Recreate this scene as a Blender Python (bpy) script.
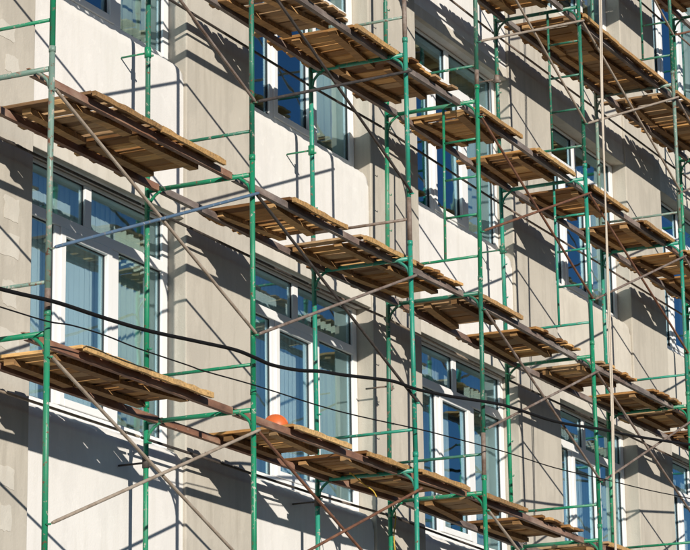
import bpy, math, random
from mathutils import Vector, Matrix

random.seed(7)
scene = bpy.context.scene
for o in list(bpy.data.objects):
    bpy.data.objects.remove(o)
COL = scene.collection

# ------------------------------------------------------------------ camera
YAW, PITCH, ROLL = math.radians(63.6598), math.radians(14.6514), math.radians(-0.8005)
CAM = Vector((-15.788, -11.205, -4.480))
fw = Vector((math.sin(YAW) * math.cos(PITCH), math.cos(YAW) * math.cos(PITCH), math.sin(PITCH)))
r0 = Vector((math.cos(YAW), -math.sin(YAW), 0))
u0 = r0.cross(fw)
rr = r0 * math.cos(ROLL) + u0 * math.sin(ROLL)
uu = -r0 * math.sin(ROLL) + u0 * math.cos(ROLL)
cam_d = bpy.data.cameras.new('camera')
cam_d.sensor_width = 36
cam_d.lens = 2686.8 / 690 * 36
cam_d.clip_end = 3000
cam = bpy.data.objects.new('camera', cam_d)
COL.objects.link(cam)
cam.matrix_world = Matrix(((rr.x, uu.x, -fw.x, CAM.x), (rr.y, uu.y, -fw.y, CAM.y), (rr.z, uu.z, -fw.z, CAM.z), (0, 0, 0, 1)))
scene.camera = cam

# ------------------------------------------------------------------ light
LIGHT = Vector((0.77, 1.0, -0.37)).normalized()          # direction the sunlight travels
SUN = -LIGHT
world = bpy.data.worlds.new('World')
scene.world = world
world.use_nodes = True
wn = world.node_tree
bg = wn.nodes['Background']
sky = wn.nodes.new('ShaderNodeTexSky')
sky.sky_type = 'NISHITA'
sky.sun_disc = False
sky.sun_elevation = math.asin(SUN.z)
sky.sun_rotation = math.atan2(SUN.x, SUN.y)
sky.air_density = 1.0
sky.dust_density = 0.0
sky.ozone_density = 6.0
wn.links.new(sky.outputs[0], bg.inputs[0])
bg.inputs[1].default_value = 0.075
sun_d = bpy.data.lights.new('sun', 'SUN')
sun_d.energy = 5.0
sun_d.angle = math.radians(0.5)
sun_d.color = (1.0, 0.945, 0.85)
sun = bpy.data.objects.new('sun', sun_d)
COL.objects.link(sun)
sun.rotation_euler = LIGHT.to_track_quat('-Z', 'Y').to_euler()
sun.location = (-10, -14, 12)
scene.view_settings.view_transform = 'Standard'
scene.view_settings.look = 'None'
scene.view_settings.gamma = 1
scene.view_settings.use_curve_mapping = False
scene.view_settings.exposure = 0.0

GROUND = -6.08

# ------------------------------------------------------------------ materials
def new_mat(name):
    m = bpy.data.materials.new(name)
    m.use_nodes = True
    nt = m.node_tree
    return m, nt, nt.nodes['Principled BSDF']

def N(nt, kind, **kw):
    n = nt.nodes.new(kind)
    for k, v in kw.items():
        setattr(n, k, v)
    return n

def coords(nt, scale=(1, 1, 1), rnd=True, kind='Object'):
    tc = N(nt, 'ShaderNodeTexCoord')
    mp = N(nt, 'ShaderNodeMapping')
    mp.inputs['Scale'].default_value = scale
    if rnd:
        oi = N(nt, 'ShaderNodeObjectInfo')
        ad = N(nt, 'ShaderNodeVectorMath', operation='MULTIPLY_ADD')
        cx = N(nt, 'ShaderNodeCombineXYZ')
        for i in range(3):
            nt.links.new(oi.outputs['Random'], cx.inputs[i])
        nt.links.new(cx.outputs[0], ad.inputs[0])
        ad.inputs[1].default_value = (37.0, 19.0, 53.0)
        nt.links.new(tc.outputs[kind], ad.inputs[2])
        nt.links.new(ad.outputs[0], mp.inputs[0])
    else:
        nt.links.new(tc.outputs[kind], mp.inputs[0])
    return mp.outputs[0]

def noise(nt, vec, scale, detail=4, rough=0.55):
    n = N(nt, 'ShaderNodeTexNoise')
    n.inputs['Scale'].default_value = scale
    n.inputs['Detail'].default_value = detail
    n.inputs['Roughness'].default_value = rough
    nt.links.new(vec, n.inputs['Vector'])
    return n.outputs['Fac']

def ramp(nt, fac, stops):
    r = N(nt, 'ShaderNodeValToRGB')
    el = r.color_ramp.elements
    while len(el) < len(stops):
        el.new(0.5)
    for e, (p, c) in zip(el, stops):
        e.position = p
        e.color = (c[0], c[1], c[2], 1) if len(c) == 3 else c
    nt.links.new(fac, r.inputs[0])
    return r.outputs[0]

def mix(nt, fac, a, b, mode='MIX'):
    m = N(nt, 'ShaderNodeMix', data_type='RGBA', blend_type=mode)
    for i, s in ((0, fac), (6, a), (7, b)):
        if hasattr(s, 'links'):
            nt.links.new(s, m.inputs[i])
        else:
            m.inputs[i].default_value = s if i == 0 else (s[0], s[1], s[2], 1)
    return m.outputs[2]

def bump(nt, bsdf, height, strength, dist):
    b = N(nt, 'ShaderNodeBump')
    b.inputs['Strength'].default_value = strength
    b.inputs['Distance'].default_value = dist
    nt.links.new(height, b.inputs['Height'])
    nt.links.new(b.outputs[0], bsdf.inputs['Normal'])

def plaster(name, base, var, stain, bstr=0.35):
    m, nt, b = new_mat(name)
    v = coords(nt, rnd=False)
    vs = coords(nt, (3.0, 3.0, 0.35), rnd=False)
    n1 = noise(nt, v, 1.3, 5, 0.6)
    n2 = noise(nt, vs, 3.0, 4, 0.6)
    n3 = noise(nt, v, 60, 3, 0.6)
    n4 = noise(nt, v, 7.0, 5, 0.65)
    c = mix(nt, n1, [x * (1 - var) for x in base], [min(1, x * (1 + var * 0.8)) for x in base])
    f2 = ramp(nt, n2, [(0.48, (0, 0, 0)), (0.72, (0.75, 0.75, 0.75))])
    c = mix(nt, f2, c, stain)
    f4 = ramp(nt, n4, [(0.60, (0, 0, 0)), (0.72, (0.45, 0.45, 0.45))])
    c = mix(nt, f4, c, [min(1, x * 1.18) for x in base])
    n6 = noise(nt, coords(nt, (1.0, 1.0, 0.6), rnd=False), 2.6, 6, 0.7)
    f6 = ramp(nt, n6, [(0.50, (0, 0, 0)), (0.56, (0.38,) * 3), (0.7, (0.5,) * 3)])
    c = mix(nt, f6, c, [x * (1 - 1.6 * var) for x in base])
    nt.links.new(c, b.inputs['Base Color'])
    b.inputs['Roughness'].default_value = 0.92
    b.inputs['Specular IOR Level'].default_value = 0.15
    ad = N(nt, 'ShaderNodeMath', operation='ADD')
    nt.links.new(n3, ad.inputs[0])
    nt.links.new(n4, ad.inputs[1])
    bump(nt, b, ad.outputs[0], bstr, 0.006)
    return m

def paint(name, base, chips=0.595, under=(0.16, 0.07, 0.04), rough=0.42):
    m, nt, b = new_mat(name)
    v = coords(nt)
    vl = coords(nt, (1, 1, 0.25))
    n1 = noise(nt, v, 6, 4)
    n2 = noise(nt, v, 28, 5, 0.65)
    n3 = noise(nt, vl, 3.0, 3)
    c = mix(nt, n1, [x * 0.72 for x in base], [min(1, x * 1.25 + 0.01) for x in base])
    ff = ramp(nt, n3, [(0.52, (0, 0, 0)), (0.78, (0.5, 0.5, 0.5))])
    c = mix(nt, ff, c, [x * 0.5 + 0.16 for x in base])
    chip = ramp(nt, n2, [(chips, (0, 0, 0)), (chips + 0.04, (1, 1, 1))])
    pale = ramp(nt, n1, [(0.45, under), (0.6, (0.45, 0.42, 0.36))])
    c = mix(nt, chip, c, pale)
    nt.links.new(c, b.inputs['Base Color'])
    rr_ = ramp(nt, chip, [(0, (rough,) * 3), (1, (0.85,) * 3)])
    nt.links.new(rr_, b.inputs['Roughness'])
    bump(nt, b, n2, 0.25, 0.002)
    return m

def rusty(name, a, bcol, c3, sc=9.0, rough=0.8, metal=0.0):
    m, nt, b = new_mat(name)
    v = coords(nt)
    n1 = noise(nt, v, sc, 6, 0.65)
    n2 = noise(nt, v, sc * 0.3, 3)
    c = ramp(nt, n1, [(0.32, a), (0.52, bcol), (0.68, c3)])
    c = mix(nt, n2, c, a)
    nt.links.new(c, b.inputs['Base Color'])
    b.inputs['Roughness'].default_value = rough
    b.inputs['Metallic'].default_value = metal
    bump(nt, b, n1, 0.3, 0.003)
    return m

def beam_mat(name, which):
    m, nt, b = new_mat(name)
    v = coords(nt)
    vl = coords(nt, (0.35, 1, 1))
    n1 = noise(nt, vl, 7, 6, 0.65)
    n2 = noise(nt, v, 30, 4)
    rust = ramp(nt, n1, [(0.3, (0.13, 0.06, 0.036)), (0.5, (0.26, 0.12, 0.07)), (0.68, (0.36, 0.22, 0.14))])
    grey = ramp(nt, n1, [(0.3, (0.08, 0.065, 0.058)), (0.5, (0.17, 0.14, 0.125)), (0.7, (0.32, 0.28, 0.25))])
    wht = ramp(nt, n2, [(0.66, (0, 0, 0)), (0.7, (0.6, 0.6, 0.6))])
    n5 = noise(nt, v, 1.1, 2)
    pick = ramp(nt, n5, [(0.40, (which,) * 3), (0.66, (abs(which - 0.3),) * 3)])
    c = mix(nt, pick, rust, grey)
    c = mix(nt, wht, c, (0.42, 0.36, 0.3))
    nt.links.new(c, b.inputs['Base Color'])
    b.inputs['Roughness'].default_value = 0.72
    bump(nt, b, n1, 0.3, 0.003)
    return m

def wood(name, dark, mid, light):
    m, nt, b = new_mat(name)
    v = coords(nt, (1, 1, 1))
    vg = coords(nt, (26, 1.6, 26))
    g = noise(nt, vg, 1.6, 6, 0.62)
    blot = noise(nt, v, 5.0, 4)
    fine = noise(nt, vg, 6.0, 3)
    oi = N(nt, 'ShaderNodeObjectInfo')
    base = ramp(nt, oi.outputs['Random'], [(0.0, dark), (0.3, mid), (0.5, dark), (0.75, light), (1.0, mid)])
    c = mix(nt, ramp(nt, g, [(0.30, (0.45,) * 3), (0.60, (1.0,) * 3)]), (0, 0, 0), base)
    c = mix(nt, ramp(nt, blot, [(0.5, (0, 0, 0)), (0.75, (0.5,) * 3)]), c, (0.16, 0.115, 0.08))
    nt.links.new(c, b.inputs['Base Color'])
    b.inputs['Roughness'].default_value = 0.8
    b.inputs['Specular IOR Level'].default_value = 0.25
    ad = N(nt, 'ShaderNodeMath', operation='ADD')
    nt.links.new(g, ad.inputs[0])
    nt.links.new(fine, ad.inputs[1])
    bump(nt, b, ad.outputs[0], 0.4, 0.004)
    return m

def simple(name, col, rough=0.5, var=0.15, sc=20, spec=0.5):
    m, nt, b = new_mat(name)
    v = coords(nt)
    n1 = noise(nt, v, sc, 4)
    c = mix(nt, n1, [x * (1 - var) for x in col], [min(1, x * (1 + var)) for x in col])
    nt.links.new(c, b.inputs['Base Color'])
    b.inputs['Roughness'].default_value = rough
    b.inputs['Specular IOR Level'].default_value = spec
    bump(nt, b, n1, 0.1, 0.002)
    return m

def glass_mat():
    m, nt, b = new_mat('window_glass')
    nt.nodes.remove(b)
    out = nt.nodes['Material Output']
    lw = N(nt, 'ShaderNodeLayerWeight')                   # Schlick reflectance, the same from both sides of the pane
    lw.inputs['Blend'].default_value = 0.5
    pw = N(nt, 'ShaderNodeMath', operation='POWER')
    nt.links.new(lw.outputs['Facing'], pw.inputs[0])
    pw.inputs[1].default_value = 2.4
    fr = N(nt, 'ShaderNodeMath', operation='MULTIPLY_ADD')
    nt.links.new(pw.outputs[0], fr.inputs[0])
    fr.inputs[1].default_value = 0.88
    fr.inputs[2].default_value = 0.12
    tr = N(nt, 'ShaderNodeBsdfTransparent')
    tr.inputs[0].default_value = (0.90, 0.95, 0.95, 1)
    gl = N(nt, 'ShaderNodeBsdfGlossy')
    gl.inputs['Color'].default_value = (0.55, 0.84, 1.0, 1)
    gl.inputs['Roughness'].default_value = 0.008
    v = coords(nt, rnd=True)
    nz = noise(nt, v, 1.6, 2)
    bp = N(nt, 'ShaderNodeBump')
    bp.inputs['Strength'].default_value = 0.12
    bp.inputs['Distance'].default_value = 0.02
    nt.links.new(nz, bp.inputs['Height'])
    nt.links.new(bp.outputs[0], gl.inputs['Normal'])
    mx = N(nt, 'ShaderNodeMixShader')
    nt.links.new(fr.outputs[0], mx.inputs[0])
    nt.links.new(tr.outputs[0], mx.inputs[1])
    nt.links.new(gl.outputs[0], mx.inputs[2])
    nt.links.new(mx.outputs[0], out.inputs['Surface'])
    return m

M = {}
M['pier'] = plaster('beige_plaster', (0.505, 0.46, 0.39), 0.12, (0.40, 0.36, 0.30))
M['white'] = plaster('white_plaster', (0.74, 0.71, 0.675), 0.07, (0.66, 0.63, 0.585), 0.3)
M['cream'] = plaster('cream_plaster', (0.61, 0.56, 0.48), 0.09, (0.51, 0.46, 0.385), 0.3)
M['patch'] = plaster('pale_filler', (0.59, 0.55, 0.48), 0.10, (0.53, 0.48, 0.41))
M['pvc'] = simple('white_window_plastic', (0.80, 0.79, 0.77), 0.35, 0.04, 4)
M['seal'] = simple('dark_rubber_seal', (0.02, 0.02, 0.022), 0.6)
M['glass'] = glass_mat()
M['room'] = simple('room_paint', (0.30, 0.30, 0.28), 0.9, 0.1, 2)
M['blind'] = simple('pale_blind_fabric', (0.72, 0.78, 0.78), 0.85, 0.08, 6)
M['curtain'] = simple('pale_green_curtain', (0.58, 0.62, 0.52), 0.9, 0.1, 5)
M['green'] = paint('green_tube_paint', (0.006, 0.215, 0.10))
M['teal'] = paint('teal_tube_paint', (0.014, 0.25, 0.165))
M['deep'] = paint('deep_green_tube_paint', (0.014, 0.145, 0.085), 0.575)
M['faded'] = paint('faded_tube_paint', (0.16, 0.25, 0.20), 0.55)
M['bare'] = rusty('bare_tube_metal', (0.13, 0.08, 0.055), (0.30, 0.24, 0.20), (0.40, 0.36, 0.32), 14, 0.6)
M['brace_pale'] = rusty('pale_worn_tube', (0.25, 0.19, 0.14), (0.45, 0.37, 0.29), (0.52, 0.46, 0.38), 12, 0.65)
M['brace_rust'] = rusty('rusty_tube', (0.10, 0.045, 0.028), (0.25, 0.105, 0.05), (0.33, 0.17, 0.10), 12, 0.75)
M['brace_blue'] = paint('worn_blue_tube_paint', (0.09, 0.15, 0.23), 0.60, (0.22, 0.19, 0.17))
M['brace_dark'] = rusty('dark_tube', (0.03, 0.025, 0.022), (0.07, 0.055, 0.045), (0.13, 0.10, 0.085), 12, 0.7)
M['beam_rust'] = beam_mat('rusty_beam', 0.0)
M['beam_grey'] = beam_mat('grey_beam', 1.0)
M['beam_mixed'] = beam_mat('worn_beam', 0.55)
M['wood'] = wood('weathered_plank', (0.17, 0.072, 0.022), (0.55, 0.28, 0.092), (0.90, 0.54, 0.215))
M['wood_grey'] = wood('grey_weathered_plank', (0.24, 0.135, 0.065), (0.46, 0.29, 0.15), (0.62, 0.40, 0.21))
M['batten'] = wood('batten_wood', (0.22, 0.115, 0.045), (0.42, 0.235, 0.095), (0.60, 0.355, 0.15))
M['wood_edge'] = wood('fresh_edge_board', (0.42, 0.235, 0.09), (0.60, 0.36, 0.145), (0.72, 0.46, 0.20))
M['cable'] = simple('black_cable_rubber', (0.008, 0.007, 0.007), 0.75, 0.3, 15, 0.2)
M['rope'] = simple('pale_rope_fibre', (0.55, 0.47, 0.38), 0.9, 0.25, 60)
M['strap'] = simple('yellow_strap', (0.55, 0.36, 0.05), 0.8, 0.2, 30)
M['orange'] = simple('orange_helmet_plastic', (0.62, 0.13, 0.03), 0.45, 0.12, 8)
M['ground'] = plaster('dusty_concrete', (0.065, 0.064, 0.062), 0.15, (0.05, 0.05, 0.05))

# ------------------------------------------------------------------ mesh helpers
class MB:
    def __init__(self):
        self.v, self.f, self.s, self.mi = [], [], [], []

    def quad(self, idx, smooth=False, mi=0):
        self.f.append(tuple(idx)); self.s.append(smooth); self.mi.append(mi)

    def box(self, x0, x1, y0, y1, z0, z1, mi=0):
        b = len(self.v)
        self.v += [(x, y, z) for x in (x0, x1) for y in (y0, y1) for z in (z0, z1)]
        for q in ((0, 1, 3, 2), (4, 6, 7, 5), (0, 4, 5, 1), (2, 3, 7, 6), (0, 2, 6, 4), (1, 5, 7, 3)):
            self.quad([b + i for i in q], False, mi)
        return self

    def tube(self, pts, rad, n=10, caps=True, mi=0):
        pts = [Vector(p) for p in pts]
        base = len(self.v)
        prev = None
        for i, p in enumerate(pts):
            d = (pts[min(i + 1, len(pts) - 1)] - pts[max(i - 1, 0)]).normalized()
            if prev is None:
                a = Vector((0, 0, 1)) if abs(d.z) < 0.9 else Vector((1, 0, 0))
                a = (a - d * a.dot(d)).normalized()
            else:
                a = (prev - d * prev.dot(d)).normalized()
            prev = a
            c = d.cross(a)
            r = rad[i] if isinstance(rad, (list, tuple)) else rad
            for k in range(n):
                t = 2 * math.pi * k / n
                q = p + (a * math.cos(t) + c * math.sin(t)) * r
                self.v.append(tuple(q))
        for i in range(len(pts) - 1):
            for k in range(n):
                a0 = base + i * n + k
                a1 = base + i * n + (k + 1) % n
                self.quad((a0, a1, a1 + n, a0 + n), True, mi)
        if caps:
            self.quad([base + k for k in reversed(range(n))], False, mi)
            e = base + (len(pts) - 1) * n
            self.quad([e + k for k in range(n)], False, mi)
        return self

    def mesh(self, name, *mats):
        me = bpy.data.meshes.new(name)
        me.from_pydata(self.v, [], self.f)
        me.polygons.foreach_set('use_smooth', self.s)
        me.polygons.foreach_set('material_index', self.mi)
        for m in mats:
            me.materials.append(m)
        me.update()
        return me

def put(name, me, parent=None, loc=(0, 0, 0), rot=(0, 0, 0), scale=(1, 1, 1)):
    o = bpy.data.objects.new(name, me)
    COL.objects.link(o)
    o.parent = parent
    o.location = loc
    o.rotation_euler = rot
    o.scale = scale
    return o

def bevel(o, w, seg=2):
    b = o.modifiers.new('bevel', 'BEVEL')
    b.width = w
    b.segments = seg
    b.limit_method = 'ANGLE'
    return o

def thing(o, label, cat, group=None):
    o['label'] = label
    o['category'] = cat
    if group:
        o['group'] = group
    return o

# ------------------------------------------------------------------ ground
g = put('ground', MB().box(-600, 600, -600, 600, GROUND - 0.5, GROUND).mesh('ground', M['ground']))
g['kind'] = 'structure'

# ------------------------------------------------------------------ building
PY, SY = 0.24, 0.272                       # face of the piers, face of the spandrels
WIN = [(-2.10, 0.42), (1.69, 4.17), (5.44, 7.96), (9.12, 11.70), (12.97, 15.52), (16.82, 19.36), (20.62, 23.15)]
FLOOR = 3.54
HEAD0, SILL0 = 2.07, -0.06                 # head and sill of the lower window row in view
ROWS = [-1, 0, 1, 2]
BX0, BX1, BTOP = -4.6, 25.6, 13.4
building = thing(put('building', None, None, (0, PY, GROUND)),
                 'beige plastered building with white panels under its windows, behind the scaffold', 'building')
BO = Vector((0, PY, GROUND))

def bpart(name, me, parent=building):
    o = put(name, me, parent)
    if parent is building:
        o.location = -BO
    return o

edges = [BX0] + [x for w in WIN for x in w] + [BX1]
for i in range(0, len(edges), 2):
    m = MB()
    m.box(edges[i], edges[i + 1], PY, 0.75, GROUND, BTOP)
    bevel(bpart('pier', m.mesh('pier', M['pier'])), 0.012, 2)

def spandrel_mesh(x0, x1, zb, zt, mat, seed):
    """plaster panel under a window: flat face, uneven top edge running back as a rough sloping sill"""
    rnd = random.Random(seed)
    n = 44
    m = MB()
    rows = []
    for i in range(n + 1):
        t = i / n
        x = x0 + (x1 - x0) * t
        j = rnd.uniform(-0.010, 0.010)
        e = max(0.0, (t - 0.97) / 0.03)
        drop = 0.035 * e * e
        rows.append([(x, SY, zb), (x, SY, zb + (zt - zb) * 0.5), (x, SY, zt - 0.10 - drop), (x, SY + 0.006 + j * 0.3, zt - 0.035 + j - drop),
                     (x, SY + 0.03 + j * 0.4, zt + j - drop), (x, 0.425, zt + 0.055 + j * 0.6), (x, 0.72, zt + 0.055), (x, 0.72, zb)])
    k = len(rows[0])
    for r in rows:
        m.v += r
    for i in range(n):
        for q in range(k):
            a, b2 = i * k + q, i * k + (q + 1) % k
            m.quad((a, a + k, b2 + k, b2), q in (2, 3))
    m.quad(list(range(k)))
    m.quad([n * k + q for q in reversed(range(k))])
    return m.mesh('spandrel', mat)

cnt = 0
for wi, (x0, x1) in enumerate(WIN):
    for r in [-2] + ROWS:
        zb = HEAD0 + FLOOR * (r - 1) if r > -2 else GROUND
        zt = SILL0 + FLOOR * r
        if r == -2:
            zb, zt = GROUND, SILL0 + FLOOR * -1 - 0.0
            continue
        if r == -1:
            zb = GROUND
        mat = M['white'] if wi <= 3 else M['cream']
        bpart('spandrel', spandrel_mesh(x0 + 0.002, x1 - 0.002, zb, zt, mat, 50 + wi * 7 + r))
        cnt += 1
    m = MB().box(x0 + 0.002, x1 - 0.002, SY, 0.72, HEAD0 + FLOOR * 2, BTOP)
    bpart('spandrel', m.mesh('spandrel_top', M['cream']))

# plaster band along each window head
for wi, (x0, x1) in enumerate(WIN):
    for r in (0, 1, 2):
        m = MB().box(x0 + 0.003, x1 - 0.003, SY - 0.012, SY + 0.05, HEAD0 + FLOOR * r - 0.004, HEAD0 + FLOOR * r + 0.13)
        bevel(bpart('lintel', m.mesh('lintel', M['cream'])), 0.006, 2)

# rooms behind the windows
m = MB()
for r in (-1, 0, 1, 2, 3):
    z = HEAD0 + FLOOR * (r - 1) + 0.32
    m.box(BX0 + 0.1, BX1 - 0.1, 0.76, 6.0, z, z + 0.3)
bpart('floor_slab', m.mesh('floor_slab', M['room']))
m = MB().box(BX0, BX1, 6.0, 6.3, GROUND, BTOP)
bpart('back_wall', m.mesh('back_wall', M['room']))
m = MB()
for i in range(0, len(edges), 2):
    xm = (edges[i] + edges[i + 1]) / 2
    m.box(xm - 0.1, xm + 0.1, 0.76, 5.99, GROUND, BTOP - 0.01)
bpart('partition', m.mesh('partition', M['room']))
m = MB().box(BX0 - 0.25, BX1 + 0.25, PY - 0.35, 6.6, BTOP + 0.004, BTOP + 0.35)
bpart('roof', m.mesh('roof', M['pier']))

# filler patches on the first pier
def patch(x0, x1, z0, z1, seed):
    rnd = random.Random(seed)
    m = MB()
    ring = []
    for (ax, az, bx, bz) in ((x0, z0, x1, z0), (x1, z0, x1, z1), (x1, z1, x0, z1), (x0, z1, x0, z0)):
        for k in range(5):
            t = k / 5
            ring.append((ax + (bx - ax) * t + rnd.uniform(-0.012, 0.012), az + (bz - az) * t + rnd.uniform(-0.012, 0.012)))
    n = len(ring)
    m.v += [(x, PY - 0.003, z) for x, z in ring] + [(x, PY + 0.01, z) for x, z in ring]
    m.quad(list(range(n)))
    for k in range(n):
        m.quad((k, k + n, (k + 1) % n + n, (k + 1) % n))
    bpart('filler_patch', m.mesh('filler_patch', M['patch']))

for i, a in enumerate(((1.28, 1.49, 1.36, 1.54), (1.20, 1.50, 1.05, 1.24), (1.28, 1.47, 0.66, 0.86), (1.22, 1.52, 0.30, 0.46), (1.10, 1.38, 2.84, 2.98),
                       (1.26, 1.45, 2.58, 2.72), (1.25, 1.48, -0.78, -0.62), (1.30, 1.46, -1.12, -0.92), (0.9, 1.15, 1.7, 1.95))):
    patch(*a, 300 + i)

# windows: frame is the part, panes / sash / beads are its pieces
FY0, FY1, GY = 0.428, 0.498, 0.462
def make_window(x0, x1, z0, z1):
    w = x1 - x0
    zt0, zt1 = z1 - 0.485, z1 - 0.392          # transom bar
    R = x1
    fr = MB()
    fr.box(x0, x0 + 0.09, FY0, FY1, z0, z1)
    fr.box(R - 0.10, R, FY0, FY1, z0, z1)
    fr.box(x0 + 0.09, R - 0.10, FY0 + 0.001, FY1, z1 - 0.028, z1)
    fr.box(x0 + 0.09, R - 0.10, FY0 + 0.001, FY1, z0, z0 + 0.075)
    fr.box(x0 + 0.09, R - 0.10, FY0 - 0.004, FY1, zt0, zt1)
    fr.box(R - 1.385, R - 1.28, FY0 + 0.002, FY1, zt1, z1 - 0.028)
    fr.box(R - 1.845, R - 1.770, FY0 + 0.002, FY1, z0 + 0.075, zt0)
    fr.box(R - 0.955, R - 0.830, FY0 + 0.002, FY1, z0 + 0.075, zt0)
    win = bpart('window', fr.mesh('window', M['pvc'])); bevel(win, 0.006, 2)
    sa = MB()
    a, b2, c, d = R - 1.768, R - 0.957, z0 + 0.077, zt0 - 0.002
    y0, y1 = FY0 - 0.014, FY1 - 0.01
    sa.box(a, a + 0.075, y0, y1, c, d); sa.box(b2 - 0.075, b2, y0, y1, c, d)
    sa.box(a + 0.075, b2 - 0.075, y0 + 0.001, y1, c, c + 0.065); sa.box(a + 0.075, b2 - 0.075, y0 + 0.001, y1, d - 0.07, d)
    s = put('sash', sa.mesh('sash', M['pvc']), win); bevel(s, 0.006, 2)
    gl = [(x0 + 0.09, R - 1.385, zt1, z1 - 0.028), (R - 1.28, R - 0.10, zt1, z1 - 0.028), (x0 + 0.09, R - 1.845, z0 + 0.075, zt0),
          (a + 0.075, b2 - 0.075, c + 0.065, d - 0.07), (R - 0.83, R - 0.10, z0 + 0.075, zt0)]
    sl = MB()
    for (p, q, e, f) in gl:
        put('pane', MB().box(p - 0.002, q + 0.002, GY, GY + 0.004, e - 0.002, f + 0.002).mesh('pane', M['glass']), win)
        for (u, v, s2, t) in ((p, p + 0.009, e, f), (q - 0.009, q, e, f), (p + 0.009, q - 0.009, e, e + 0.009), (p + 0.009, q - 0.009, f - 0.009, f)):
            sl.box(u, v, GY - 0.012, GY - 0.001, s2, t)
    put('rubber_seal', sl.mesh('rubber_seal', M['seal']), win)
    return win

def copy_tree(o, parent, loc):
    c = o.copy(); COL.objects.link(c); c.parent = parent; c.location = loc
    for ch in o.children:
        d = ch.copy(); COL.objects.link(d); d.parent = c
    return c

for wi, (x0, x1) in enumerate(WIN):
    first = None
    for r in ROWS:
        if first is None:
            z0, z1 = SILL0 + FLOOR * r + 0.057, HEAD0 + FLOOR * r - 0.006
            first = make_window(x0 + 0.003, x1 - 0.003, z0, z1)
            r_first = r
        else:
            copy_tree(first, building, first.location + Vector((0, 0, FLOOR * (r - r_first))))

# ------------------------------------------------------------------ blinds and curtains in the rooms
def blind(x0, x1, z0, z1, seed):
    rnd = random.Random(seed)
    m = MB()
    m.box(0, x1 - x0, -0.03, 0.03, z1 - z0, z1 - z0 + 0.05)
    x = 0.06
    while x < x1 - x0 - 0.05:
        a = math.radians(rnd.uniform(2, 7))
        dx, dy = 0.05 * math.cos(a), 0.05 * math.sin(a)
        b = len(m.v)
        zb = rnd.uniform(0, 0.02)
        m.v += [(x - dx, -dy, zb), (x + dx, dy, zb), (x + dx, dy, z1 - z0 - 0.002), (x - dx, -dy, z1 - z0 - 0.002)]
        m.v += [(p[0] + 0.0012, p[1] - 0.0012, p[2]) for p in m.v[-4:]]
        for q in ((0, 1, 2, 3), (7, 6, 5, 4), (0, 4, 5, 1), (1, 5, 6, 2), (2, 6, 7, 3), (3, 7, 4, 0)):
            m.quad([b + i for i in q])
        x += 0.082
    return put('vertical_blind', m.mesh('vertical_blind', M['blind']), None, (x0, 0.66, z0))

def curtain(x0, x1, z0, z1, seed):
    rnd = random.Random(seed)
    m = MB()
    n = 46
    w = x1 - x0
    ph = rnd.uniform(0, 6)
    for i in range(n + 1):
        t = i / n
        y = 0.028 * math.sin(t * 30 + ph) + 0.012 * math.sin(t * 71 + ph * 2)
        m.v += [(t * w, y * 1.3, 0), (t * w + rnd.uniform(-.004, .004), y, (z1 - z0) * 0.5), (t * w, y * 0.7, z1 - z0)]
    for i in range(n):
        for q in range(2):
            a = i * 3 + q
            m.quad((a, a + 3, a + 4, a + 1), True)
    o = put('curtain', m.mesh('curtain', M['curtain']), None, (x0, 0.68, z0))
    s = o.modifiers.new('solid', 'SOLIDIFY'); s.thickness = 0.003
    return o

WNAME = {1: 'the window nearest the faded standard', 2: 'the window behind the orange helmet', 3: 'the window behind the ladder frames',
         4: 'the window behind the hanging rope', 5: 'the window past the hanging rope'}
for wi in (1, 2, 3, 4, 5):
    x0, x1 = WIN[wi]
    o = blind(x0 - 0.03 + (0.0, 0.0, 0.0, 0.75, 0.0, 0.9)[wi], x1 - (0, 0.50, 0.50, 0.95, 0.5, 0.5)[wi], SILL0 + 0.09, HEAD0 + 0.02, wi)
    thing(o, 'pale vertical blind inside lower row, ' + WNAME[wi], 'blind', 'vertical blinds in the lower windows')
    o = curtain(x1 - 0.49, x1 + 0.04, SILL0 + 0.09, HEAD0 + 0.02, wi + 40)
    thing(o, 'pale green curtain drawn aside in lower row, ' + WNAME[wi], 'curtain', 'curtains in the lower windows')
    o = curtain(x1 - 0.70, x1 + 0.04, SILL0 + FLOOR + 0.09, HEAD0 + FLOOR + 0.02, wi + 20)
    thing(o, 'pale green curtain drawn aside in upper row, ' + WNAME[wi], 'curtain', 'curtains in the upper windows')

# ------------------------------------------------------------------ scaffold
OY = -1.012
FX = {'Y': -3.08, 'A': 0.0, 'B': 3.084, 'C': 6.191, 'D': 7.773, 'E': 10.811, 'F': 13.891, 'G': 16.96, 'H': 20.04}
ORDER = 'ABCDEFGH'
LEAN = {('C', 1): 0.014, ('C', 2): -0.015, ('C', 3): -0.035, ('C', 4): -0.04, ('D', 1): -0.005, ('D', 2): 0.036, ('D', 3): 0.083, ('D', 4): 0.11,
        ('D', 5): 0.12, ('E', 3): -0.02, ('E', 4): -0.035, ('E', 1): 0.02, ('A', 1): -0.01, ('A', 2): 0.005}
ZOFF = {'D': 0.03, 'E': -0.012}
def LX(f, l):
    return FX[f] + LEAN.get((f, l), LEAN.get((f, 5 if l > 5 else l), 0.0))
def LZ(f, l):
    return 2.0 * (l - 1) + ZOFF.get(f, 0.0)

scaffold = thing(put('scaffold', None, None, (0, OY, GROUND)),
                 'green tubular scaffold with rusty beams and crossed braces along the building front', 'scaffold')
SO = Vector((0, OY, GROUND))

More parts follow.
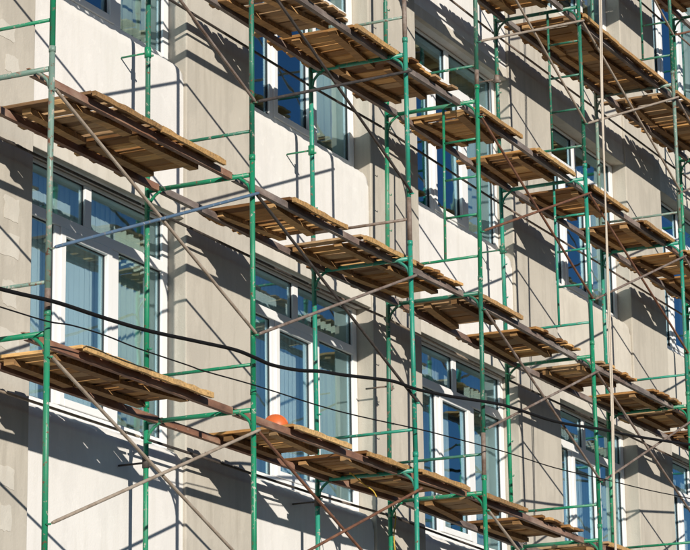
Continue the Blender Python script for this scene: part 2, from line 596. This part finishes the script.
TR = 0.0225
def standard_mesh(paintm, bare_len):
    m = MB()
    # local z = 0 at the joint, 2.0 high; lower end of the tube bare where the paint has gone
    if bare_len > 0:
        m.tube([(0, 0, 0.0), (0, 0, bare_len)], TR, 12, True, 1)
        m.tube([(0, 0, bare_len), (0, 0, 2.0)], TR, 12, True, 0)
    else:
        m.tube([(0, 0, 0), (0, 0, 2.0)], TR, 12)
    m.tube([(0, 0, 1.955), (0, 0, 2.0)], TR + 0.004, 12)            # collar
    for z in (0.45, 1.65):                                          # brace pins
        m.tube([(-0.012, -0.015, z), (-0.012, -0.058, z)], 0.008, 6)
    return m.mesh('standard', paintm, M['bare'])

def hooked_mesh(paintm, bare_len):
    m = MB()
    m.tube([(0, 0, 0.0), (0, 0, max(bare_len, 0.05))], TR, 12, True, 1)
    m.tube([(0, 0, max(bare_len, 0.05)), (0, 0, 2.0)], TR, 12, True, 0)
    m.tube([(0, 0, 1.955), (0, 0, 2.0)], TR + 0.004, 12)
    for z in (0.62, 1.0, 1.38, 1.7):
        m.tube([(0.02, 0, z), (0.075, -0.01, z), (0.082, -0.01, z + 0.018)], 0.005, 6)
    return m.mesh('standard', paintm, M['bare'])

def frame_mesh(paintm):
    # origin at the inner joint; transom at z = 1.83, thinner bottom bar at 0.21
    m = MB()
    zt = 1.83
    m.tube([(0, -TR, zt), (0, OY + TR, zt)], 0.0205, 12)
    for y0, s in ((0, -1), (OY, 1)):
        pts = []
        for k in range(6):
            t = k / 5
            pts.append((0, y0 + s * (0.018 + 0.125 * t ** 1.6), zt - 0.15 + 0.145 * t ** 0.75))
        m.tube(pts, 0.0135, 8)
    return m.mesh('frame', paintm)

def bar_mesh(paintm):
    return MB().tube([(0, -TR, 0.21), (0, OY + TR, 0.21)], 0.0145, 8).mesh('bottom_bar', paintm)

def ladder_mesh(paintm):
    m = MB()
    y = OY + 0.375
    m.tube([(0, y, 0.225), (0, y, 1.81)], 0.0145, 8)
    for n in (1, 2, 3):
        z = 1.83 - 0.395 * n
        m.tube([(0, OY + TR, z), (0, y - 0.01, z)], 0.0125, 8)
    return m.mesh('ladder', paintm)

PAINTS = ('green', 'teal', 'deep', 'faded')
STD = {(p, b): standard_mesh(M[p], (0.0, 0.16, 0.42)[b]) for p in PAINTS for b in range(3)}
STDH = {p: hooked_mesh(M[p], 0.1) for p in PAINTS}
FRM = {p: frame_mesh(M[p]) for p in PAINTS}
BAR = {p: bar_mesh(M[p]) for p in PAINTS + ('bare',)}
LAD = {p: ladder_mesh(M[p]) for p in PAINTS}
SPEC = {('A', 1): ('green', 0), ('A', 2): ('faded', 1), ('A', 3): ('green', 0), ('B', 1): ('green', 0), ('B', 2): ('green', 0), ('B', 3): ('deep', 0),
        ('C', 1): ('teal', 0), ('C', 2): ('teal', 0), ('C', 3): ('teal', 2), ('C', 4): ('faded', 2), ('D', 1): ('green', 0), ('D', 2): ('deep', 2),
        ('D', 3): ('green', 0), ('D', 4): ('deep', 1), ('E', 1): ('green', 0), ('E', 2): ('green', 0), ('E', 3): ('teal', 0), ('E', 4): ('deep', 0),
        ('F', 1): ('green', 0), ('F', 2): ('green', 0), ('F', 3): ('teal', 0), ('F', 4): ('faded', 0), ('F', 5): ('deep', 0)}
LADDERS = {('D', 3), ('E', 3), ('E', 4), ('F', 5), ('D', 0), ('E', 5)}
rs = random.Random(21)
for f in ORDER:
    for l in range(-1, 7):                                          # lift whose transom is at level l
        p, bl = SPEC.get((f, l), (rs.choice(('green', 'green', 'teal', 'deep')), rs.choice((0, 0, 1, 2))))
        xb, xt = LX(f, l - 1), LX(f, l)
        zb = LZ(f, l - 1) + 0.17
        fr = put('frame', FRM[p], scaffold, Vector((xb, 0, zb)) - SO, (0, math.atan2(xt - xb, 2.0), 0))
        put('standard', STD[(p, bl)], fr, (0, OY, 0))
        put('standard', STDH[p] if f in 'DE' else STD[(p, 0 if bl < 2 else 1)], fr, (0, 0, 0))
        put('bottom_bar', BAR['bare' if (f, l) == ('C', 3) else p], fr)
        if (f, l) in LADDERS:
            put('ladder', LAD[p], fr)
    for y in (0, OY):                                               # base length down to the ground with a foot plate
        m = MB()
        z = LZ(f, -2) + 0.17 - GROUND
        m.tube([(0, 0, 0.012), (0, 0, z)], TR, 12)
        m.box(-0.08, 0.08, -0.08, 0.08, 0, 0.012)
        put('base_jack', m.mesh('base_jack', M['bare']), scaffold, Vector((LX(f, -2), y, GROUND)) - SO)

# deck beams: channel section lying on the transoms
def channel(length):
    m = MB()
    m.box(0, length, -0.004, 0.004, 0, 0.058)
    m.box(0, length, 0.004, 0.040, 0, 0.006)
    m.box(0, length, 0.004, 0.040, 0.052, 0.058)
    return m
RY = (-0.835, -0.13)                                               # channel lines of outer and inner beams
bays = list(zip(ORDER[:-1], ORDER[1:]))
RUSTY = {('A', 1), ('A', 2), ('B', 1), ('C', 1)}
GREYB = {('B', 2), ('B', 3), ('C', 2), ('D', 3), ('D', 4), ('E', 2), ('E', 3), ('E', 4), ('F', 4)}
for a, b in bays:
    for l in range(-1, 7):
        for k, y in enumerate(RY):
            p0 = Vector((LX(a, l) + 0.03, y, LZ(a, l) - 0.023))
            p1 = Vector((LX(b, l) - 0.03, y, LZ(b, l) - 0.023))
            d = p1 - p0
            m = channel(d.length)
            for xx in (0.0, d.length - 0.045):                      # hook plates over the transom
                s = -0.05 if xx == 0.0 else 0.03
                m.box(xx + s, xx + s + 0.065, 0.006, 0.034, 0.0445, 0.0515)
            bm = 'beam_rust' if (a, l) in RUSTY else 'beam_grey' if (a, l) in GREYB else rs.choice(('beam_mixed', 'beam_grey'))
            put('beam', m.mesh('beam', M[bm]), scaffold, p0 - SO, (0, -math.asin(d.z / d.length), math.atan2(d.y, d.x)))

# crossed braces on the outer face
def brace(p0, p1, mat, name='brace', r=0.0135):
    p0, p1 = Vector(p0), Vector(p1)
    m = MB()
    d = (p1 - p0)
    e = d.normalized() * 0.04
    m.tube([(0, 0, 0), e * 0.5, e, d - e, d - e * 0.5, d], [r * 0.8, r * 0.95, r, r, r * 0.95, r * 0.8], 8)
    return put(name, m.mesh(name, mat), scaffold, p0 - SO)

BM = {('A', 2): ('brace_pale', 'brace_blue'), ('A', 1): ('brace_pale', 'brace_pale'), ('B', 2): ('brace_dark', 'bare'), ('B', 3): ('brace_dark', 'brace_dark'),
      ('B', 1): ('brace_rust', 'brace_rust'), ('D', 3): ('brace_rust', 'brace_rust'), ('D', 4): ('brace_pale', 'brace_pale'), ('D', 2): ('bare', 'bare'),
      ('E', 4): ('brace_pale', 'brace_pale'), ('E', 3): ('brace_rust', 'bare'), ('D', 1): ('brace_pale', 'bare'), ('E', 2): ('bare', 'bare')}
for a, b in bays:
    if a == 'C':
        continue
    for l in range(-1, 7):
        mf, mr = BM.get((a, l), (rs.choice(('bare', 'brace_pale', 'brace_dark')), rs.choice(('bare', 'brace_rust'))))
        zl, zh = LZ(a, l - 1) + 0.63, LZ(a, l - 1) + 1.83
        zl2, zh2 = LZ(b, l - 1) + 0.63, LZ(b, l - 1) + 1.83
        y = OY - TR
        brace((LX(a, l), y - 0.012, zh), (LX(b, l - 1), y - 0.012, zl2), M[mf])
        brace((LX(a, l - 1), y - 0.038, zl), (LX(b, l), y - 0.038, zh2), M[mr])

# ties along the inner standards, just under the transoms
for a, b in bays:
    for l in range(0, 7):
        mt = M['brace_pale'] if (a, l) in (('A', 1), ('D', 2)) else M[rs.choice(('brace_dark', 'brace_dark', 'bare'))]
        brace((LX(a, l) - 0.02, TR + 0.013, LZ(a, l) - 0.125), (LX(b, l) - 0.05, TR + 0.013, LZ(b, l) - 0.125), mt, 'tie', 0.0125)

# wall ties
for f, z, mt in (('B', 3.24, 'green'), ('C', 3.20, 'green'), ('E', 3.31, 'deep'), ('B', -0.34, 'brace_dark'), ('C', -0.2, 'brace_dark'), ('D', 1.2, 'bare'),
                 ('E', 0.3, 'brace_dark'), ('F', 2.2, 'bare'), ('E', 5.3, 'bare'), ('D', -0.6, 'brace_dark')):
    m = MB()
    m.tube([(0, -0.03, 0), (0, 0.262, 0)], 0.009, 8)
    m.tube([(0, 0.0, -0.045), (0, 0.0, 0.045)], TR + 0.008, 10)
    m.tube([(0.03, -0.035, -0.02), (0.03, 0.035, -0.02)], 0.010, 8)
    l = int(z // 2) + 2
    put('wall_tie', m.mesh('wall_tie', M[mt]), scaffold, Vector((LX(f, l) - 0.003, 0, z)) - SO)

# ------------------------------------------------------------------ deck panels
def plank_mesh(seed, mat):
    """board lying along y (unit width 1 in x, length 0.93), ends rough, slightly cupped and warped"""
    r = random.Random(seed)
    m = MB()
    n = 6
    th = r.uniform(0.020, 0.027)
    cup = r.uniform(-0.002, 0.003)
    bow = r.uniform(-0.012, 0.012)
    sk0, sk1 = r.uniform(-0.02, 0.02), r.uniform(-0.02, 0.02)
    y0, y1 = -0.896 + r.uniform(-0.002, 0.018), 0.03 + r.uniform(-0.03, 0.03)
    ws = [r.uniform(-0.03, 0.03) for _ in range(n + 1)]
    for i in range(n + 1):
        t = i / n
        sh = bow * math.sin(math.pi * t)
        for s in (-0.5, 0.0, 0.5):
            y = y0 + (y1 - y0) * t + (sk0 * s if i == 0 else sk1 * s if i == n else 0)
            x = s + sh + (ws[i] if s > 0 else -ws[n - i] if s < 0 else 0) * 0.5
            z = (cup if s == 0 else 0)
            m.v += [(x, y, z), (x, y, z + th + (0.002 if s == 0 else 0))]
    for i in range(n):
        b = i * 6
        for s in (0, 2):
            m.quad((b + s, b + s + 6, b + s + 8, b + s + 2))          # bottom
            m.quad((b + s + 1, b + s + 3, b + s + 9, b + s + 7))      # top
        m.quad((b, b + 1, b + 7, b + 6))
        m.quad((b + 4, b + 10, b + 11, b + 5))
    for s in (0, 2):
        m.quad((s, s + 2, s + 3, s + 1))
        e = n * 6
        m.quad((e + s, e + s + 1, e + s + 3, e + s + 2))
    return m.mesh('plank', mat)

PL = [plank_mesh(900 + i, M['wood']) for i in range(10)]
PG = [plank_mesh(950 + i, M['wood_grey']) for i in range(8)]

LV = {1: 'at lower window sills', 2: 'at lower window heads', 3: 'at upper window sills', 4: 'above upper window heads', 5: 'on topmost decked level'}
BAYN = {'A': 'bay beside faded standard', 'B': 'wide bay before narrow bay', 'C': 'in the narrow bay', 'D': 'bay between narrow and rope',
        'E': 'bay with hanging rope', 'F': 'bay past hanging rope'}
def deck(x0, x1, l, bay, which, grey=False, dz=0.0, tilt=0.0, yaw=0.0, seed=0):
    r = random.Random(seed)
    xm = (x0 + x1) / 2
    za = LZ(bay, l); zb = LZ(ORDER[ORDER.index(bay) + 1], l)
    xa = FX[bay]; xb = FX[ORDER[ORDER.index(bay) + 1]]
    z = za + (zb - za) * (xm - xa) / (xb - xa) + 0.0372 + dz
    root = put('deck_panel', None, None, (xm, 0, z), (0, tilt, yaw))
    lab = ('grey' if grey else 'brown') + ' plank deck panel ' + LV[l] + ', ' + BAYN[bay]
    if which:
        lab += ', ' + which
    thing(root, lab, 'deck panel', 'plank deck panels on the scaffold')
    x = x0 - xm
    end = x1 - xm
    ragged = r.random() < 0.4                          # no edge board: bare plank ends stick out
    while x < end - 0.05:
        w = min(r.choice((0.10, 0.115, 0.125, 0.14, 0.15)), end - x)
        gap = r.choice((0.004, 0.007, 0.010, 0.014, 0.020, 0.034, 0.044, 0.054))
        lib = PG if (grey and r.random() < 0.8) or r.random() < 0.12 else PL
        put('plank', r.choice(lib), root, (x + w / 2, r.uniform(-0.045, 0.004) if ragged else r.uniform(0.0, 0.010), r.choice((0.0, 0.002, 0.006, 0.012))), (r.uniform(-0.004, 0.004), r.uniform(-0.02, 0.02), r.uniform(-0.012, 0.012)), (w - gap, 1, 1))
        x += w
    hw = (x1 - x0) / 2
    for kb, yb in enumerate((-0.62 + r.uniform(-0.03, 0.03), -0.24 + r.uniform(-0.03, 0.03), -0.916)):
        m = MB()
        sk = r.uniform(-0.07, 0.07) if kb < 2 else 0.0
        e0, e1 = -hw + r.uniform(-0.01, 0.08), hw - r.uniform(0.0, 0.05)
        hh, wd = r.uniform(0.034, 0.046), r.uniform(0.032, 0.045)
        if kb == 2 and ragged:
            continue
        if kb == 2:
            e0, e1, hh, wd = -hw - 0.004, hw + 0.004, 0.026, 0.014
        ns = 3 if kb < 2 else 9
        for i in range(ns + 1):
            t = i / ns
            xx, yy = e0 + (e1 - e0) * t, yb + sk * (2 * t - 1)
            tp = -0.0005 if kb < 2 else 0.018 + r.uniform(-0.007, 0.005)
            jb, jy = r.uniform(-0.004, 0.004), r.uniform(-0.003, 0.0)
            for dy, dz2 in ((-wd + jy, -hh + jb), (wd, -hh + jb), (wd, tp), (-wd + jy, tp)):
                m.v.append((xx, yy + dy, dz2))
        for i in range(ns):
            for q in range(4):
                m.quad((i * 4 + q, i * 4 + (q + 1) % 4, i * 4 + 4 + (q + 1) % 4, i * 4 + 4 + q))
        m.quad((3, 2, 1, 0)); m.quad([ns * 4 + q for q in range(4)])
        put('batten' if kb < 2 else 'edge_board', m.mesh('batten', M['batten'] if kb < 2 or grey else M['wood_edge']), root)
    return root

NEAR, FAR = 'half nearer rope', 'half off rope'
PANELS = {
    1: [(0.64, 1.60, 'A', FAR), (1.61, 2.57, 'A', NEAR), (4.03, 5.05, 'B', FAR), (5.40, 6.40, 'B', NEAR), (6.58, 7.62, 'C', ''), (7.97, 9.05, 'D', FAR),
        (9.50, 10.58, 'D', NEAR), (11.40, 12.42, 'E', NEAR), (12.90, 14.00, 'E', FAR), (14.45, 15.5, 'F', NEAR), (15.7, 16.75, 'F', FAR)],
    2: [(0.74, 1.73, 'A', FAR), (1.745, 2.78, 'A', NEAR), (4.00, 5.04, 'B', FAR), (5.40, 6.48, 'B', NEAR), (6.52, 7.62, 'C', ''), (8.02, 9.08, 'D', FAR),
        (9.46, 10.70, 'D', NEAR), (11.36, 12.48, 'E', NEAR), (13.00, 14.02, 'E', FAR), (14.20, 15.25, 'F', NEAR), (15.6, 16.7, 'F', FAR)],
    3: [(0.80, 1.80, 'A', FAR), (1.81, 2.85, 'A', NEAR), (4.05, 5.22, 'B', FAR), (5.30, 6.40, 'B', NEAR), (6.46, 7.56, 'C', ''), (8.14, 9.22, 'D', FAR),
        (9.66, 10.72, 'D', NEAR), (11.24, 12.36, 'E', NEAR), (12.92, 14.00, 'E', FAR), (14.46, 15.5, 'F', NEAR), (15.62, 16.7, 'F', FAR)],
    4: [(0.80, 1.80, 'A', FAR), (1.81, 2.85, 'A', NEAR), (4.05, 5.15, 'B', FAR), (5.30, 6.40, 'B', NEAR), (6.5, 7.6, 'C', ''), (8.2, 9.25, 'D', FAR),
        (9.60, 10.70, 'D', NEAR), (11.16, 12.28, 'E', NEAR), (12.29, 14.10, 'E', FAR), (14.25, 15.35, 'F', NEAR), (15.37, 16.75, 'F', FAR)],
    5: [(8.2, 9.25, 'D', FAR), (9.60, 10.70, 'D', NEAR), (11.2, 12.3, 'E', NEAR), (12.4, 13.7, 'E', FAR), (14.10, 15.3, 'F', NEAR), (15.31, 16.8, 'F', FAR)],
}
GREY = {(1, 5), (2, 0), (4, 8), (2, 5), (3, 2), (4, 9)}
sd = 0
for l, lst in PANELS.items():
    for i, (x0, x1, bay, which) in enumerate(lst):
        sd += 1
        r = random.Random(sd)
        deck(x0, x1, l, bay, which, (l, i) in GREY, r.choice((0, 0, 0.004, 0.01)), r.uniform(-0.006, 0.006), r.uniform(-0.012, 0.012), 4000 + sd)

# ------------------------------------------------------------------ cables, rope, strap, helmet
def smooth_path(pts, sub=4):
    out = []
    for i in range(len(pts) - 1):
        p0 = pts[max(i - 1, 0)]; p1 = pts[i]; p2 = pts[i + 1]; p3 = pts[min(i + 2, len(pts) - 1)]
        for k in range(sub):
            t = k / sub
            out.append(tuple(0.5 * (2 * b + (c - a) * t + (2 * a - 5 * b + 4 * c - d) * t * t + (3 * b - a - 3 * c + d) * t ** 3)
                             for a, b, c, d in zip(p0, p1, p2, p3)))
    out.append(pts[-1])
    return out

CY = OY - TR - 0.07
cab = [(-3.06, 0.06), (-1.8, 0.11), (-0.682, 0.185), (-0.044, 0.24), (0.537, 0.261), (1.209, 0.296), (1.969, 0.367), (2.599, 0.425), (2.951, 0.427), (3.244, 0.425),
       (3.724, 0.474), (4.112, 0.541), (4.53, 0.591), (5.184, 0.682), (5.597, 0.733), (6.086, 0.752), (6.843, 0.827), (8.113, 0.973), (9.412, 1.042),
       (10.748, 1.192), (11.788, 1.295), (13.766, 1.528), (16.9, 1.93), (20.0, 2.3)]
m = MB().tube(smooth_path([(x, CY, z - 0.03) for x, z in cab]), 0.0155, 10)
thing(put('cable', m.mesh('cable', M['cable'])), 'thick black cable sagging along the outside of the scaffold', 'cable')
wire = [(-3.06, 0.0), (-1.8, 0.02), (-0.678, 0.058), (-0.132, 0.081), (0.185, 0.119), (0.637, 0.139), (1.109, 0.136), (1.861, 0.154), (2.128, 0.158), (3.0, 0.203),
        (4.444, 0.258), (6.069, 0.384), (6.596, 0.42), (8.08, 0.507), (9.37, 0.556), (10.693, 0.651), (12.198, 0.753), (13.676, 0.874), (16.9, 1.12), (20.0, 1.36)]
m = MB().tube(smooth_path([(x, CY + 0.008, z - 0.03) for x, z in wire]), 0.006, 8)
thing(put('wire', m.mesh('wire', M['cable'])), 'thin dark wire running below the thick black cable', 'wire')

def rope_path(dx, ph):
    pts = []
    for z, x in ((9.9, 11.26), (8.0, 11.20), (6.17, 11.15), (4.97, 11.09), (3.8, 11.06), (2.65, 11.035), (1.4, 11.02), (0.43, 10.97), (-1.5, 10.93), (-3.8, 10.9), (GROUND + 0.02, 10.9)):
        pts.append((x + dx + 0.006 * math.sin(z * 2.1 + ph), -1.135 + 0.004 * math.sin(z * 1.3 + ph), z))
    return smooth_path(pts, 6)
m = MB().tube(rope_path(-0.017, 0), 0.0095, 7)
m.tube(rope_path(0.017, 2.2), 0.0095, 7)
m.tube([(11.26, -1.14, 9.9), (11.26, -1.02, 10.06), (11.26, -0.86, 10.075)], 0.0095, 7)
thing(put('rope', m.mesh('rope', M['rope'])), 'doubled pale rope hanging straight down the outside of the scaffold', 'rope')

m = MB().tube(smooth_path([(6.16, -0.36, 0.02), (6.15, -0.37, 0.028), (6.14, -0.44, -0.03), (6.14, -0.52, -0.10), (6.15, -0.60, -0.16), (6.16, -0.63, -0.22)], 3), 0.006, 6)
thing(put('strap', m.mesh('strap', M['strap'])), 'yellow cord dangling from the transom at the narrow bay', 'cord')
m = MB().tube(smooth_path([(7.80, -0.02, 0.0), (7.83, -0.03, -0.12), (7.80, -0.02, -0.3), (7.815, -0.03, -0.5)], 3), 0.007, 6)
thing(put('strap', m.mesh('strap', M['strap'])), 'yellow cord tied round the inner standard of the narrow bay', 'cord')

# helmet on the deck behind the outer beam
hx, hy = 4.21, -0.62
hz = 0.0372 + 0.04
hat = MB()
rings, seg = 9, 28
for i in range(rings + 1):
    ph = (math.pi / 2) * i / rings
    for k in range(seg):
        t = 2 * math.pi * k / seg
        rx, ry = 0.112 * math.cos(ph), 0.132 * math.cos(ph)
        ridge = 1 + 0.05 * max(0, math.cos(t * 2 + math.pi)) * 0
        hat.v.append((rx * math.cos(t) * ridge, ry * math.sin(t), 0.012 + 0.145 * math.sin(ph) ** 0.92))
for i in range(rings):
    for k in range(seg):
        a = i * seg + k; b = i * seg + (k + 1) % seg
        hat.quad((a, b, b + seg, a + seg), True)
helmet = thing(put('helmet', None, None, (hx, hy, hz), (0, 0, math.radians(25)), (0.84, 0.84, 0.8)), 'orange hard hat lying on the planks behind the rusty beam', 'helmet')
put('shell', hat.mesh('shell', M['orange']), helmet)
br = MB()
for k in range(seg):
    t = 2 * math.pi * k / seg
    pk = 0.012 + 0.045 * max(0, math.sin(t)) ** 2
    for (q, z) in ((0.0, 0.012), (1.0, 0.002), (1.0, 0.006), (0.0, 0.018)):
        br.v.append(((0.111 + pk * q) * math.cos(t), (0.131 + pk * q) * math.sin(t), z))
for k in range(seg):
    a = k * 4; b = ((k + 1) % seg) * 4
    for q in range(4):
        br.quad((a + q, b + q, b + (q + 1) % 4, a + (q + 1) % 4), True)
put('brim', br.mesh('brim', M['orange']), helmet)
rd = MB()
for off in (-0.03, 0.0, 0.03):
    pts = []
    for k in range(11):
        ph = math.radians(15 + 150 * k / 10)
        pts.append((off, 0.130 * math.cos(ph) * math.sqrt(max(0.01, 1 - (off / 0.112) ** 2)), 0.012 + 0.145 * math.sin(ph) ** 0.92 * math.sqrt(1 - (off / 0.112) ** 2)))
    rd.tube(pts, 0.006, 6)
put('ridge', rd.mesh('ridge', M['orange']), helmet)

scene.render.engine = 'CYCLES'
scene.cycles.max_bounces = 8
scene.cycles.transparent_max_bounces = 12
